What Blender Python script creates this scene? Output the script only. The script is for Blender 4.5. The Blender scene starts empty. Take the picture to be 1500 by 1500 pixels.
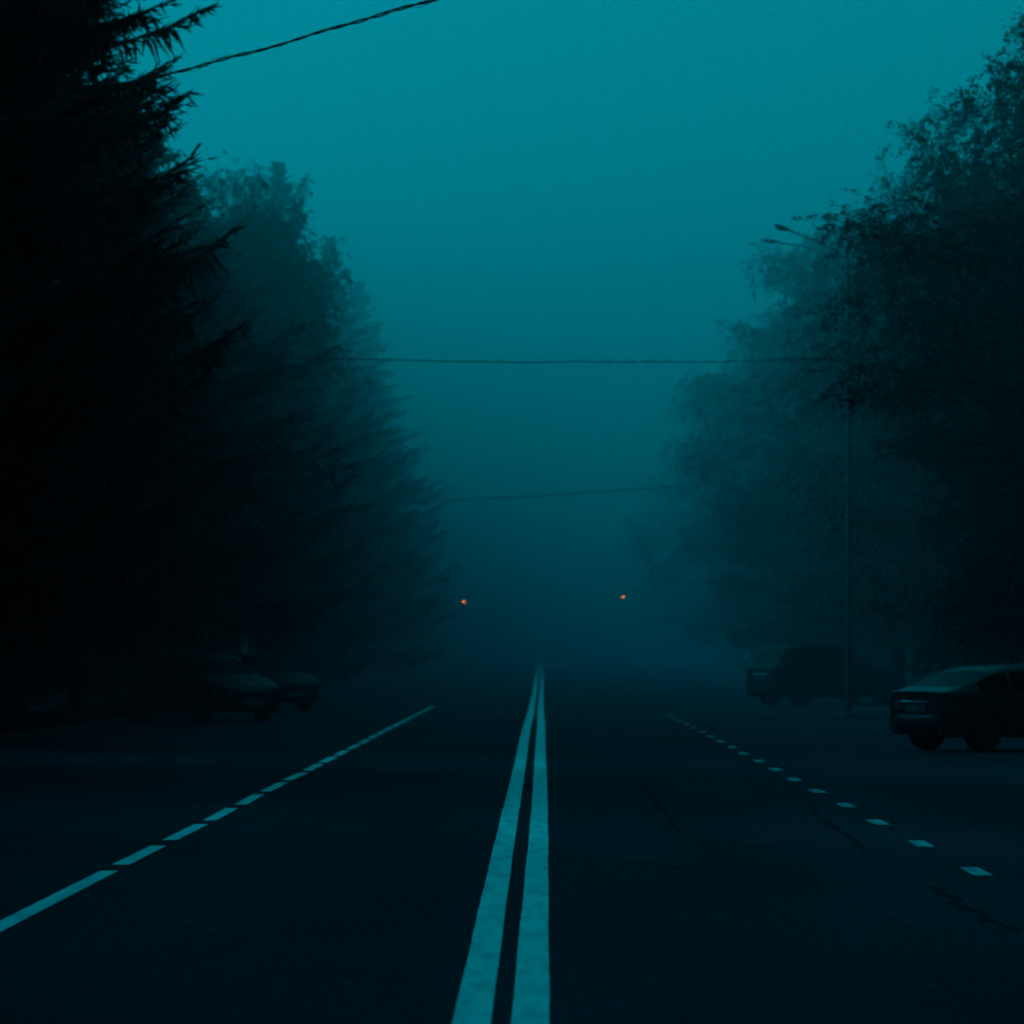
import bpy, math, random
import numpy as np
from mathutils import Vector, Matrix

PI = math.pi
scene = bpy.context.scene
C = scene.collection
F, HX, HY, EYE = 6400.0, 795.0, 953.0, 1.5      # focal length in photo pixels, vanishing point, eye height


# ------------------------------------------------------------------ terrain profile
def gz(y):
    """The road is level for 110 m and then climbs very gently."""
    if y <= 110: return 0.0
    if y <= 240: return 0.4 * ((y - 110) / 130.0) ** 2
    return 0.4 + 0.7 * (1 - math.exp(-(y - 240) * 0.0088))


# ------------------------------------------------------------------ helpers
def tag(o, label=None, cat=None, group=None, kind=None):
    if label: o['label'] = label
    if cat: o['category'] = cat
    if group: o['group'] = group
    if kind: o['kind'] = kind
    return o


def empty(name, loc, rz=0.0):
    o = bpy.data.objects.new(name, None)
    C.objects.link(o)
    o.location = loc
    o.rotation_euler = (0, 0, rz)
    o.empty_display_size = 0.3
    return o


def link(name, me, mat, parent=None):
    o = bpy.data.objects.new(name, me)
    C.objects.link(o)
    if mat and not me.materials: me.materials.append(mat)
    if parent: o.parent = parent
    return o


def copy_tree(o, parent=None):
    c = o.copy()
    C.objects.link(c)
    c.parent = parent
    for ch in list(o.children): copy_tree(ch, c)
    return c


def mesh_np(name, V, Fc, smooth=False):
    """V: (n,3) array, Fc: (m,k) array of one face size."""
    V = np.asarray(V, dtype=np.float32); Fc = np.asarray(Fc, dtype=np.int32)
    k = Fc.shape[1]
    me = bpy.data.meshes.new(name)
    me.vertices.add(len(V)); me.vertices.foreach_set('co', V.ravel())
    me.loops.add(Fc.size); me.loops.foreach_set('vertex_index', Fc.ravel())
    me.polygons.add(len(Fc))
    me.polygons.foreach_set('loop_start', np.arange(0, Fc.size, k, dtype=np.int32))
    me.polygons.foreach_set('loop_total', np.full(len(Fc), k, dtype=np.int32))
    if smooth: me.polygons.foreach_set('use_smooth', np.ones(len(Fc), dtype=bool))
    me.update(calc_edges=True)
    return me


def mesh_py(name, V, Fs, smooth=False):
    me = bpy.data.meshes.new(name)
    me.from_pydata([tuple(v) for v in V], [], Fs)
    if smooth:
        for p in me.polygons: p.use_smooth = True
    me.update()
    return me


class MB:
    """collects shapes for ONE mesh"""
    def __init__(s): s.V = []; s.F = []
    def add(s, V, Fs):
        n = len(s.V); s.V += [tuple(v) for v in V]; s.F += [tuple(i + n for i in f) for f in Fs]; return s
    def box(s, c, d, rot=None, bev=0.0):
        hx, hy, hz = d[0] / 2, d[1] / 2, d[2] / 2
        b = min(bev, hx * .9, hy * .9, hz * .9)
        V = []
        if b <= 0:
            for z in (-hz, hz):
                for x, y in ((-hx, -hy), (hx, -hy), (hx, hy), (-hx, hy)): V.append(Vector((x, y, z)))
            Fs = [(3, 2, 1, 0), (4, 5, 6, 7)] + [(i, (i + 1) % 4, (i + 1) % 4 + 4, i + 4) for i in range(4)]
        else:
            rings = [(hx - b, hy - b, -hz), (hx, hy, -hz + b), (hx, hy, hz - b), (hx - b, hy - b, hz)]
            for rx, ry, z in rings:
                cx, cy = hx - b, hy - b
                if z in (-hz, hz): px, py = cx, cy
                else: px, py = rx, ry
                for x, y in ((-px, -cy), (-cx, -py), (cx, -py), (px, -cy), (px, cy), (cx, py), (-cx, py), (-px, cy)):
                    V.append(Vector((x, y, z)))
            Fs = [tuple(range(7, -1, -1)), tuple(range(24, 32))]
            for r in range(3):
                for i in range(8):
                    j = (i + 1) % 8
                    Fs.append((r * 8 + i, r * 8 + j, r * 8 + 8 + j, r * 8 + 8 + i))
        if rot is not None: V = [rot @ v for v in V]
        cv = Vector(c)
        return s.add([v + cv for v in V], Fs)
    def tube(s, pts, rad, n=8, cap=True):
        P = [Vector(p) for p in pts]
        if not hasattr(rad, '__len__'): rad = [rad] * len(P)
        V = []; Fs = []
        ref = Vector((0, 0, 1))
        for i, p in enumerate(P):
            d = (P[min(i + 1, len(P) - 1)] - P[max(i - 1, 0)]).normalized()
            u = d.cross(ref if abs(d.z) < .95 else Vector((1, 0, 0))).normalized(); w = d.cross(u)
            for k in range(n):
                a = 2 * PI * k / n
                V.append(p + (u * math.cos(a) + w * math.sin(a)) * rad[i])
        for i in range(len(P) - 1):
            for k in range(n):
                j = (k + 1) % n
                Fs.append((i * n + k, i * n + j, (i + 1) * n + j, (i + 1) * n + k))
        if cap:
            Fs.append(tuple(range(n - 1, -1, -1))); Fs.append(tuple(range((len(P) - 1) * n, len(P) * n)))
        return s.add(V, Fs)
    def lathe(s, prof, axis='y', n=24, c=(0, 0, 0)):
        """prof: list of (radius, along)"""
        V = []; Fs = []
        for r, t in prof:
            for k in range(n):
                a = 2 * PI * k / n
                x, z = r * math.cos(a), r * math.sin(a)
                V.append((c[0] + x, c[1] + t, c[2] + z) if axis == 'y' else (c[0] + x, c[1] + z, c[2] + t))
        for i in range(len(prof) - 1):
            for k in range(n):
                j = (k + 1) % n
                Fs.append((i * n + k, i * n + j, (i + 1) * n + j, (i + 1) * n + k))
        Fs.append(tuple(range(n - 1, -1, -1))); Fs.append(tuple(range((len(prof) - 1) * n, len(prof) * n)))
        return s.add(V, Fs)
    def build(s, name, mat, parent=None, smooth=False):
        me = mesh_py(name, s.V, s.F, smooth)
        if smooth:
            try: me.set_sharp_from_angle(angle=math.radians(40))
            except Exception: pass
        return link(name, me, mat, parent)


# ------------------------------------------------------------------ materials
def new_mat(name):
    m = bpy.data.materials.new(name); m.use_nodes = True
    nt = m.node_tree
    return m, nt, nt.nodes['Principled BSDF']


def noise_mat(name, c1, c2, scale=5.0, detail=6, rough=0.8, spec=0.3, bump=0.0, bscale=None, lo=.35, hi=.65, per_object=0.0, metallic=0.0, coord='Object'):
    m, nt, b = new_mat(name)
    N = nt.nodes; L = nt.links
    tc = N.new('ShaderNodeTexCoord')
    nz = N.new('ShaderNodeTexNoise'); nz.inputs['Scale'].default_value = scale; nz.inputs['Detail'].default_value = detail
    L.new(tc.outputs[coord], nz.inputs['Vector'])
    rp = N.new('ShaderNodeValToRGB')
    rp.color_ramp.elements[0].position = lo; rp.color_ramp.elements[1].position = hi
    rp.color_ramp.elements[0].color = (*c1, 1); rp.color_ramp.elements[1].color = (*c2, 1)
    L.new(nz.outputs['Fac'], rp.inputs['Fac'])
    out = rp.outputs['Color']
    if per_object:
        oi = N.new('ShaderNodeObjectInfo'); mr = N.new('ShaderNodeMapRange')
        mr.inputs['To Min'].default_value = 1 - per_object; mr.inputs['To Max'].default_value = 1 + per_object
        L.new(oi.outputs['Random'], mr.inputs['Value'])
        mx = N.new('ShaderNodeVectorMath'); mx.operation = 'SCALE'
        L.new(out, mx.inputs[0]); L.new(mr.outputs['Result'], mx.inputs['Scale']); out = mx.outputs['Vector']
    L.new(out, b.inputs['Base Color'])
    b.inputs['Roughness'].default_value = rough
    b.inputs['Metallic'].default_value = metallic
    b.inputs['Specular IOR Level'].default_value = spec
    if bump:
        n2 = N.new('ShaderNodeTexNoise'); n2.inputs['Scale'].default_value = bscale or scale * 6; n2.inputs['Detail'].default_value = 4
        L.new(tc.outputs[coord], n2.inputs['Vector'])
        bp = N.new('ShaderNodeBump'); bp.inputs['Strength'].default_value = bump; bp.inputs['Distance'].default_value = 0.02
        L.new(n2.outputs['Fac'], bp.inputs['Height']); L.new(bp.outputs['Normal'], b.inputs['Normal'])
    return m


def asphalt_mat():
    m, nt, b = new_mat('asphalt')
    N = nt.nodes; L = nt.links
    tc = N.new('ShaderNodeTexCoord')
    mp = N.new('ShaderNodeMapping'); mp.inputs['Scale'].default_value = (1.0, 0.16, 1.0)
    L.new(tc.outputs['Object'], mp.inputs['Vector'])
    big = N.new('ShaderNodeTexNoise'); big.inputs['Scale'].default_value = 0.55; big.inputs['Detail'].default_value = 5
    L.new(mp.outputs['Vector'], big.inputs['Vector'])
    r1 = N.new('ShaderNodeValToRGB')
    r1.color_ramp.elements[0].position = .3; r1.color_ramp.elements[1].position = .7
    r1.color_ramp.elements[0].color = (.010, .013, .022, 1); r1.color_ramp.elements[1].color = (.024, .029, .045, 1)
    L.new(big.outputs['Fac'], r1.inputs['Fac'])
    m2 = N.new('ShaderNodeMapping'); m2.inputs['Scale'].default_value = (9.0, 1.6, 1.0)
    L.new(tc.outputs['Object'], m2.inputs['Vector'])
    fine = N.new('ShaderNodeTexNoise'); fine.inputs['Scale'].default_value = 2.2; fine.inputs['Detail'].default_value = 8; fine.inputs['Roughness'].default_value = .75
    L.new(m2.outputs['Vector'], fine.inputs['Vector'])
    r2 = N.new('ShaderNodeMapRange'); r2.inputs['From Min'].default_value = .32; r2.inputs['From Max'].default_value = .68
    r2.inputs['To Min'].default_value = .30; r2.inputs['To Max'].default_value = 2.0
    L.new(fine.outputs['Fac'], r2.inputs['Value'])
    sc = N.new('ShaderNodeVectorMath'); sc.operation = 'SCALE'
    L.new(r1.outputs['Color'], sc.inputs[0]); L.new(r2.outputs['Result'], sc.inputs['Scale'])
    # worn, darker edges of the carriageway
    L.new(sc.outputs['Vector'], b.inputs['Base Color'])
    b.inputs['Roughness'].default_value = .9; b.inputs['Specular IOR Level'].default_value = .045
    bp = N.new('ShaderNodeBump'); bp.inputs['Strength'].default_value = .5; bp.inputs['Distance'].default_value = .01
    L.new(fine.outputs['Fac'], bp.inputs['Height']); L.new(bp.outputs['Normal'], b.inputs['Normal'])
    return m


def paint_mat():
    m, nt, b = new_mat('road_paint')
    N = nt.nodes; L = nt.links
    tc = N.new('ShaderNodeTexCoord')
    w = N.new('ShaderNodeTexNoise'); w.inputs['Scale'].default_value = 1.1; w.inputs['Detail'].default_value = 4
    mp = N.new('ShaderNodeMapping'); mp.inputs['Scale'].default_value = (9.0, 1.2, 1.0)
    L.new(tc.outputs['Object'], mp.inputs['Vector']); L.new(mp.outputs['Vector'], w.inputs['Vector'])
    f = N.new('ShaderNodeTexNoise'); f.inputs['Scale'].default_value = 1.5; f.inputs['Detail'].default_value = 8; f.inputs['Roughness'].default_value = .8
    m3 = N.new('ShaderNodeMapping'); m3.inputs['Scale'].default_value = (14.0, 5.0, 1.0)
    L.new(tc.outputs['Object'], m3.inputs['Vector']); L.new(m3.outputs['Vector'], f.inputs['Vector'])
    ad = N.new('ShaderNodeMath'); ad.operation = 'MULTIPLY_ADD'; ad.inputs[1].default_value = .55
    L.new(f.outputs['Fac'], ad.inputs[0]); L.new(w.outputs['Fac'], ad.inputs[2])
    r = N.new('ShaderNodeValToRGB')
    r.color_ramp.elements[0].position = .50; r.color_ramp.elements[1].position = .84
    r.color_ramp.elements[0].color = (.55, .56, .58, 1); r.color_ramp.elements[1].color = (.92, .92, .92, 1)
    L.new(ad.outputs['Value'], r.inputs['Fac']); L.new(r.outputs['Color'], b.inputs['Base Color'])
    b.inputs['Roughness'].default_value = .85; b.inputs['Specular IOR Level'].default_value = .15
    bp = N.new('ShaderNodeBump'); bp.inputs['Strength'].default_value = .4; bp.inputs['Distance'].default_value = .008
    L.new(f.outputs['Fac'], bp.inputs['Height']); L.new(bp.outputs['Normal'], b.inputs['Normal'])
    return m


def emit_mat(name, col, s):
    m, nt, b = new_mat(name)
    N = nt.nodes; L = nt.links
    # a ribbed lens: brighter in the middle, dimmer at the rim
    lw = N.new('ShaderNodeLayerWeight'); lw.inputs['Blend'].default_value = .35
    mr = N.new('ShaderNodeMapRange'); mr.inputs['To Min'].default_value = s; mr.inputs['To Max'].default_value = s * .45
    L.new(lw.outputs['Facing'], mr.inputs['Value'])
    b.inputs['Base Color'].default_value = (*col, 1)
    b.inputs['Emission Color'].default_value = (*col, 1)
    L.new(mr.outputs['Result'], b.inputs['Emission Strength'])
    return m


M = {}
M['asphalt'] = asphalt_mat()
M['paint'] = paint_mat()
M['worn_paint'] = paint_mat()
M['worn_paint'].name = 'worn_road_paint'
for n_ in M['worn_paint'].node_tree.nodes:
    if n_.type == 'VALTORGB':
        n_.color_ramp.elements[0].color = (.10, .11, .12, 1); n_.color_ramp.elements[1].color = (.50, .51, .52, 1)
M['tar'] = noise_mat('tar', (.007, .0095, .016), (.015, .0185, .029), 9, rough=.9, spec=.04)
M['soil'] = noise_mat('forest_soil', (.012, .014, .012), (.030, .032, .030), 1.2, rough=.95, spec=.05, bump=.4)
M['verge'] = noise_mat('verge_turf', (.012, .018, .014), (.030, .040, .030), 2.5, rough=.95, spec=.05, bump=.5)
M['footpath'] = noise_mat('footpath_asphalt', (.016, .018, .024), (.03, .034, .042), 3, rough=.9, spec=.1, bump=.2)
M['kerb'] = noise_mat('kerb_concrete', (.022, .024, .028), (.045, .048, .052), 6, rough=.9, spec=.15, bump=.3)
M['needles'] = noise_mat('spruce_needles', (.003, .006, .006), (.009, .014, .012), .8, rough=.9, spec=.03, per_object=.25)
M['leaves'] = noise_mat('birch_leaves', (.006, .011, .010), (.017, .024, .020), .6, rough=.85, spec=.05, per_object=.25)
M['leaves_dark'] = noise_mat('woodland_leaves', (.005, .008, .007), (.012, .017, .015), .5, rough=.95, spec=.0)
M['bark'] = noise_mat('spruce_bark', (.020, .018, .016), (.055, .050, .045), 4, rough=.95, spec=.1, bump=.6)
M['birch_bark'] = noise_mat('birch_bark', (.16, .16, .16), (.60, .60, .60), 3.2, rough=.85, spec=.15, bump=.3, lo=.36, hi=.52)
M['cable'] = noise_mat('cable_sheath', (.010, .010, .012), (.020, .020, .022), 20, rough=.7, spec=.2)
M['galv'] = noise_mat('galvanised_steel', (.045, .05, .055), (.085, .09, .095), 5, rough=.8, spec=.4, bump=.05)
M['pale_pole'] = noise_mat('pale_signal_pole', (.30, .31, .32), (.42, .43, .44), 5, rough=.7, spec=.2)
M['lamp_grey'] = noise_mat('lamp_housing_grey', (.28, .29, .30), (.38, .39, .40), 8, rough=.6, spec=.4)
M['lamp_glass'] = noise_mat('lamp_glass_unlit', (.20, .21, .22), (.28, .29, .30), 12, rough=.25, spec=.5)
M['car_dark'] = noise_mat('dark_car_paint', (.010, .012, .016), (.016, .018, .022), 3, rough=.28, spec=.5, bump=.0)
M['car_grey'] = noise_mat('grey_car_paint', (.014, .016, .021), (.020, .023, .029), 3, rough=.36, spec=.26)
M['car_black'] = noise_mat('black_car_paint', (.003, .004, .005), (.006, .007, .008), 3, rough=.45, spec=.08)
for k in ('car_dark', 'car_grey', 'car_black'):
    M[k].node_tree.nodes['Principled BSDF'].inputs['Coat Weight'].default_value = .0
M['glass'] = noise_mat('tinted_car_glass', (.002, .0025, .003), (.004, .0045, .005), 2, rough=.30, spec=.015)
M['plastic'] = noise_mat('black_plastic', (.010, .010, .011), (.018, .018, .019), 9, rough=.6, spec=.3, bump=.05)
M['rubber'] = noise_mat('tyre_rubber', (.008, .008, .008), (.016, .016, .016), 14, rough=.9, spec=.15, bump=.2)
M['alloy'] = noise_mat('wheel_alloy', (.02, .021, .023), (.04, .042, .045), 7, rough=.6, spec=.2)
M['tail'] = noise_mat('tail_light_lens', (.06, .03, .03), (.12, .07, .07), 14, rough=.15, spec=.6)
M['headl'] = noise_mat('headlight_lens', (.03, .034, .038), (.06, .065, .07), 10, rough=.2, spec=.3)
M['plate'] = noise_mat('number_plate_white', (.06, .07, .075), (.10, .11, .115), 6, rough=.5, spec=.3)
M['chrome'] = noise_mat('bright_trim', (.5, .5, .52), (.6, .6, .62), 8, rough=.2, spec=.5, metallic=.9)
M['amber'] = emit_mat('amber_signal_lens', (1.0, .24, .03), 13.0)
M['dead_lens'] = noise_mat('dark_signal_lens', (.012, .010, .010), (.02, .018, .018), 8, rough=.2, spec=.5)
M['signal_case'] = noise_mat('signal_case_black', (.010, .010, .011), (.018, .018, .018), 7, rough=.6, spec=.3)


# ------------------------------------------------------------------ setting
def strip(name, x0, x1, zoff, mat, y0=-40.0, y1=900.0, skirt=0.0, nx=2):
    ys = [y0 + (y1 - y0) * i / 235.0 for i in range(236)]
    V = []; Fs = []
    xs = [x0 + (x1 - x0) * i / (nx - 1) for i in range(nx)]
    prof = [(x, zoff) for x in xs]
    if skirt: prof = [(x0, zoff - skirt)] + prof + [(x1, zoff - skirt)]
    n = len(prof)
    for y in ys:
        for x, z in prof: V.append((x, y, gz(y) + z))
    for i in range(len(ys) - 1):
        for k in range(n - 1):
            Fs.append((i * n + k, i * n + k + 1, (i + 1) * n + k + 1, (i + 1) * n + k))
    o = link(name, mesh_py(name, V, Fs), mat)
    return tag(o, kind='structure')


strip('ground', -700, 700, 0.0, M['soil'], -120, 2200)
strip('road', -8.6, 9.6, 0.006, M['asphalt'], nx=8)
strip('kerb', -8.75, -8.6, 0.13, M['kerb'], skirt=.13)
strip('kerb', 9.6, 9.75, 0.13, M['kerb'], skirt=.13)
strip('verge', -10.6, -8.752, 0.11, M['verge'], skirt=.11, nx=3)
strip('verge', 9.752, 14.5, 0.11, M['verge'], skirt=.11, nx=3)
strip('footpath', -13.0, -10.602, 0.10, M['footpath'], skirt=.10, nx=3)


def px_ground(px, py):
    d = py - HY
    y = F * EYE / d
    return ((px - HX) / F * y, y)


def wobble(y, s):
    return .005 * math.sin(y * .13 + s) + .010 * math.sin(y * .047 + 2.1 * s) + .0015 * math.sin(y * .9 + s)


def ribbon(name, edges, mat, zoff):
    V = []; Fs = []
    for i, (xl, xr, y) in enumerate(edges):
        V += [(xl, y, gz(y) + zoff), (xr, y, gz(y) + zoff)]
        if i: Fs.append((2 * i - 2, 2 * i - 1, 2 * i + 1, 2 * i))
    return link(name, mesh_py(name, V, Fs), mat)


rnd = random.Random(5)
for (xa, xb, sd) in ((-.372, -.218, .6), (-.118, .036, 2.4)):
    ed = []
    y = 4.0
    while y < 620:
        ra, rb = rnd.uniform(-.0015, .0015), rnd.uniform(-.0015, .0015)
        ed.append((xa + wobble(y, sd) + ra, xb + wobble(y, sd) + rb, y))
        y += .35 if y < 80 else 1.5
    tag(ribbon('road_markings', ed, M['paint'], .0105), kind='structure')


def dashes(name, xa, xb, starts, length, mat='paint'):
    mb = MB()
    for y in starts:
        a, b = rnd.uniform(-.012, .012), rnd.uniform(-.012, .012)
        la = length * rnd.uniform(.95, 1.04)
        n = 5; V = []; Fs = []
        for i in range(n):
            yy = y + la * i / (n - 1)
            V += [(xa + a + (b - a) * i / (n - 1) + rnd.uniform(-.004, .004), yy, gz(yy) + .0105),
                  (xb + a + (b - a) * i / (n - 1) + rnd.uniform(-.004, .004), yy, gz(yy) + .0105)]
            if i: Fs.append((2 * i - 2, 2 * i - 1, 2 * i + 1, 2 * i))
        mb.add(V, Fs)
    return tag(mb.build(name, M[mat]), kind='structure')


left = [30.47 - 0.85 - 7.2] + [30.47 + 3.97 * k for k in range(22)]
dashes('road_markings', -2.995, -2.875, left[1:], 3.08)
tag(ribbon('road_markings', [(-2.995, -2.875, y) for y in (17.0, 20.0, 23.0, 26.0, 29.64)], M['paint'], .0105), kind='structure')
dashes('road_markings', 2.855, 2.985, [29.05 + 4.22 * k for k in range(-3, 18)], 1.15, 'worn_paint')

# dark cracks, tar runs and sunken patches in the right hand lane
cracks = [([(938, 1148), (948, 1160), (958, 1176), (972, 1192), (984, 1212), (1000, 1222)], .05),
          ([(880, 1261), (920, 1264), (965, 1266), (1010, 1275), (1050, 1277)], .03),
          ([(1000, 1236), (1100, 1240), (1180, 1238)], .04),
          ([(1165, 1160), (1190, 1185), (1215, 1208), (1245, 1232), (1275, 1248)], .055),
          ([(1360, 1298), (1400, 1322), (1440, 1345), (1492, 1366)], .05),
          ([(1090, 1275), (1150, 1277), (1200, 1275)], .03)]
for pts, w in cracks:
    G = [px_ground(*p) for p in pts]
    D = []
    for i in range(len(G) - 1):
        for t in range(6):
            u = t / 6
            D.append((G[i][0] * (1 - u) + G[i + 1][0] * u, G[i][1] * (1 - u) + G[i + 1][1] * u))
    D.append(G[-1])
    V = []; Fs = []
    for i, (x, y) in enumerate(D):
        e = math.sin(PI * (i + .5) / len(D)) ** .5
        ww = w * e * max(.03, .62 + .5 * math.sin(i * 1.9) * math.sin(i * .7 + w * 40) + rnd.uniform(-.3, .4))
        p, q = D[max(i - 1, 0)], D[min(i + 1, len(D) - 1)]
        d = Vector((q[0] - p[0], q[1] - p[1], 0)).normalized()
        nx, ny = d.y * ww * .7, -d.x * ww * 1.6
        jx = rnd.uniform(-.8, .8) * w
        V += [(x + nx + jx, y + ny, .0125), (x - nx + jx, y - ny, .0125)]
        if i: Fs.append((2 * i - 2, 2 * i - 1, 2 * i + 1, 2 * i))
    tag(link('road_crack', mesh_py('road_crack', V, Fs), M['tar']), kind='structure')


# ------------------------------------------------------------------ foliage builders
def frames(D):
    D = D / np.linalg.norm(D, axis=1, keepdims=True)
    ref = np.tile(np.array([0.31, 0.17, 0.93]), (len(D), 1))
    U = np.cross(D, ref); U /= np.linalg.norm(U, axis=1, keepdims=True) + 1e-9
    return D, U, np.cross(D, U)


def spikes(B, D, Ln, R):
    """needle clad twigs: slim spindles widest near a third of their length"""
    D, U, W = frames(D)
    n = len(B)
    V = np.zeros((n, 5, 3), dtype=np.float32)
    mid = B + D * (Ln * .35)[:, None]
    for k in range(3):
        a = 2 * PI * k / 3
        V[:, k] = mid + (U * math.cos(a) + W * math.sin(a)) * R[:, None]
    V[:, 3] = B; V[:, 4] = B + D * Ln[:, None]
    base = (np.arange(n) * 5)[:, None]
    T = np.concatenate([base + np.array(t) for t in ((0, 1, 4), (1, 2, 4), (2, 0, 4), (1, 0, 3), (2, 1, 3), (0, 2, 3))], axis=0)
    return V.reshape(-1, 3), T


def trunk_mb(H, r0, rng, lean=.012, n=9, top=.03):
    pts = []; rad = []
    for i in range(11):
        t = i / 10
        pts.append((lean * H * math.sin(t * 2.3 + rng.random()) * t, lean * H * math.cos(t * 1.7) * t * .6, H * t - .15))
        rad.append(max(top, r0 * (1 - t) ** .85 * (1.35 if i == 0 else 1)))
    return MB().tube(pts, rad, n)


def spruce_mesh(seed, H, slope, base, dens=1.0, fat=1.0, rmax=4.3, sag=0.0):
    rng = np.random.default_rng(seed)
    Bs, Ds, Ls, Rs = [], [], [], []
    h = base
    while h < H - .15:
        q = (h - base) / (H - base)
        nb = int(rng.integers(5, 8)) if q < .85 else int(rng.integers(4, 6))
        tier = rng.uniform(.86, 1.06)
        for k in range(nb):
            az = 2 * PI * (k + rng.uniform(-.4, .4)) / nb + h * 1.7
            L = min(slope * (H - h) + .15, rmax) * tier * rng.uniform(.74, 1.10)
            lowf = 1 - q
            a = sag + .04 + .28 * lowf + rng.uniform(-.22, .22) - (.75 * max(0, q - .75) / .25); b = .16 + .30 * lowf
            wob = rng.uniform(-.12, .12)
            ca, sa = math.cos(az), math.sin(az)
            def P(t):
                r = L * t
                aa = wob * t * t * L
                return np.stack([ca * r - sa * aa, sa * r + ca * aa, h - a * L * t + b * L * t ** 2.6], axis=-1)
            # the branch itself, as overlapping spindles
            t = np.linspace(0, 1, 9)
            pt = P(t)
            Bs.append(pt[:-1]); d = pt[1:] - pt[:-1]; Ds.append(d); Ls.append(np.linalg.norm(d, axis=1) * 1.55)
            Rs.append(np.interp(t[:-1], [0, 1], [.035, .02]) * fat)
            # side twigs, flat sprays that droop
            n = max(4, int(L / .105 * dens))
            t = np.sort(rng.uniform(.18, 1.0, n)); p0 = P(t); dd = P(np.minimum(t + .02, 1.02)) - P(t - .02)
            dd /= np.linalg.norm(dd, axis=1, keepdims=True)
            side = np.stack([-sa * np.ones(n), ca * np.ones(n), np.zeros(n)], 1) * rng.choice([-1, 1], n)[:, None]
            l1 = np.minimum(.34 * L, 1.1) * (1.05 - .72 * t) * rng.uniform(.6, 1.25, n) + .10
            dr = dd * rng.uniform(.55, 1.0, n)[:, None] + side * rng.uniform(.45, .95, n)[:, None]
            dr[:, 2] -= rng.uniform(.0, .45, n) * (1.15 - t)
            dr /= np.linalg.norm(dr, axis=1, keepdims=True)
            Bs.append(p0); Ds.append(dr); Ls.append(l1); Rs.append(rng.uniform(.018, .030, n) * fat)
            # sub twigs on each side twig
            for m in range(3):
                u = rng.uniform(.25, .95, n)
                p1 = p0 + dr * (l1 * u)[:, None]
                d2 = dr + rng.normal(0, .38, (n, 3)); d2[:, 2] -= .30
                Bs.append(p1); Ds.append(d2); Ls.append(l1 * rng.uniform(.25, .5, n) + .08); Rs.append(rng.uniform(.013, .022, n) * fat)
            # hanging curtain
            n2 = max(4, int(n * 1.5)); t = rng.uniform(.1, .93, n2); p0 = P(t)
            d3 = np.stack([ca * rng.uniform(.0, .7, n2), sa * rng.uniform(.0, .7, n2), -np.ones(n2)], 1) + rng.normal(0, .16, (n2, 3))
            Bs.append(p0); Ds.append(d3); Ls.append(rng.uniform(.2, .75, n2) * (.55 + .45 * lowf)); Rs.append(rng.uniform(.02, .034, n2) * fat)
        h += rng.uniform(.16, .28) / (.6 + .4 * dens)
    # leader
    Bs.append(np.array([[0, 0, H - .9]])); Ds.append(np.array([[0.03, 0, 1.]])); Ls.append(np.array([1.1])); Rs.append(np.array([.03]))
    V, T = spikes(np.concatenate(Bs), np.concatenate(Ds), np.concatenate(Ls), np.concatenate(Rs))
    return mesh_np('spruce_crown', V, T)


def leaf_quads(Cn, size, rng, hang=.4):
    n = len(Cn)
    D = rng.normal(0, 1, (n, 3)); D[:, 2] -= hang
    D, U, W = frames(D)
    s = (size * rng.uniform(.6, 1.3, n))[:, None]
    V = np.stack([Cn, Cn + D * s * .5 + U * s * .32, Cn + D * s, Cn + D * s * .5 - U * s * .32], axis=1)
    Q = (np.arange(n) * 4)[:, None] + np.arange(4)
    return V.reshape(-1, 3), Q


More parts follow.
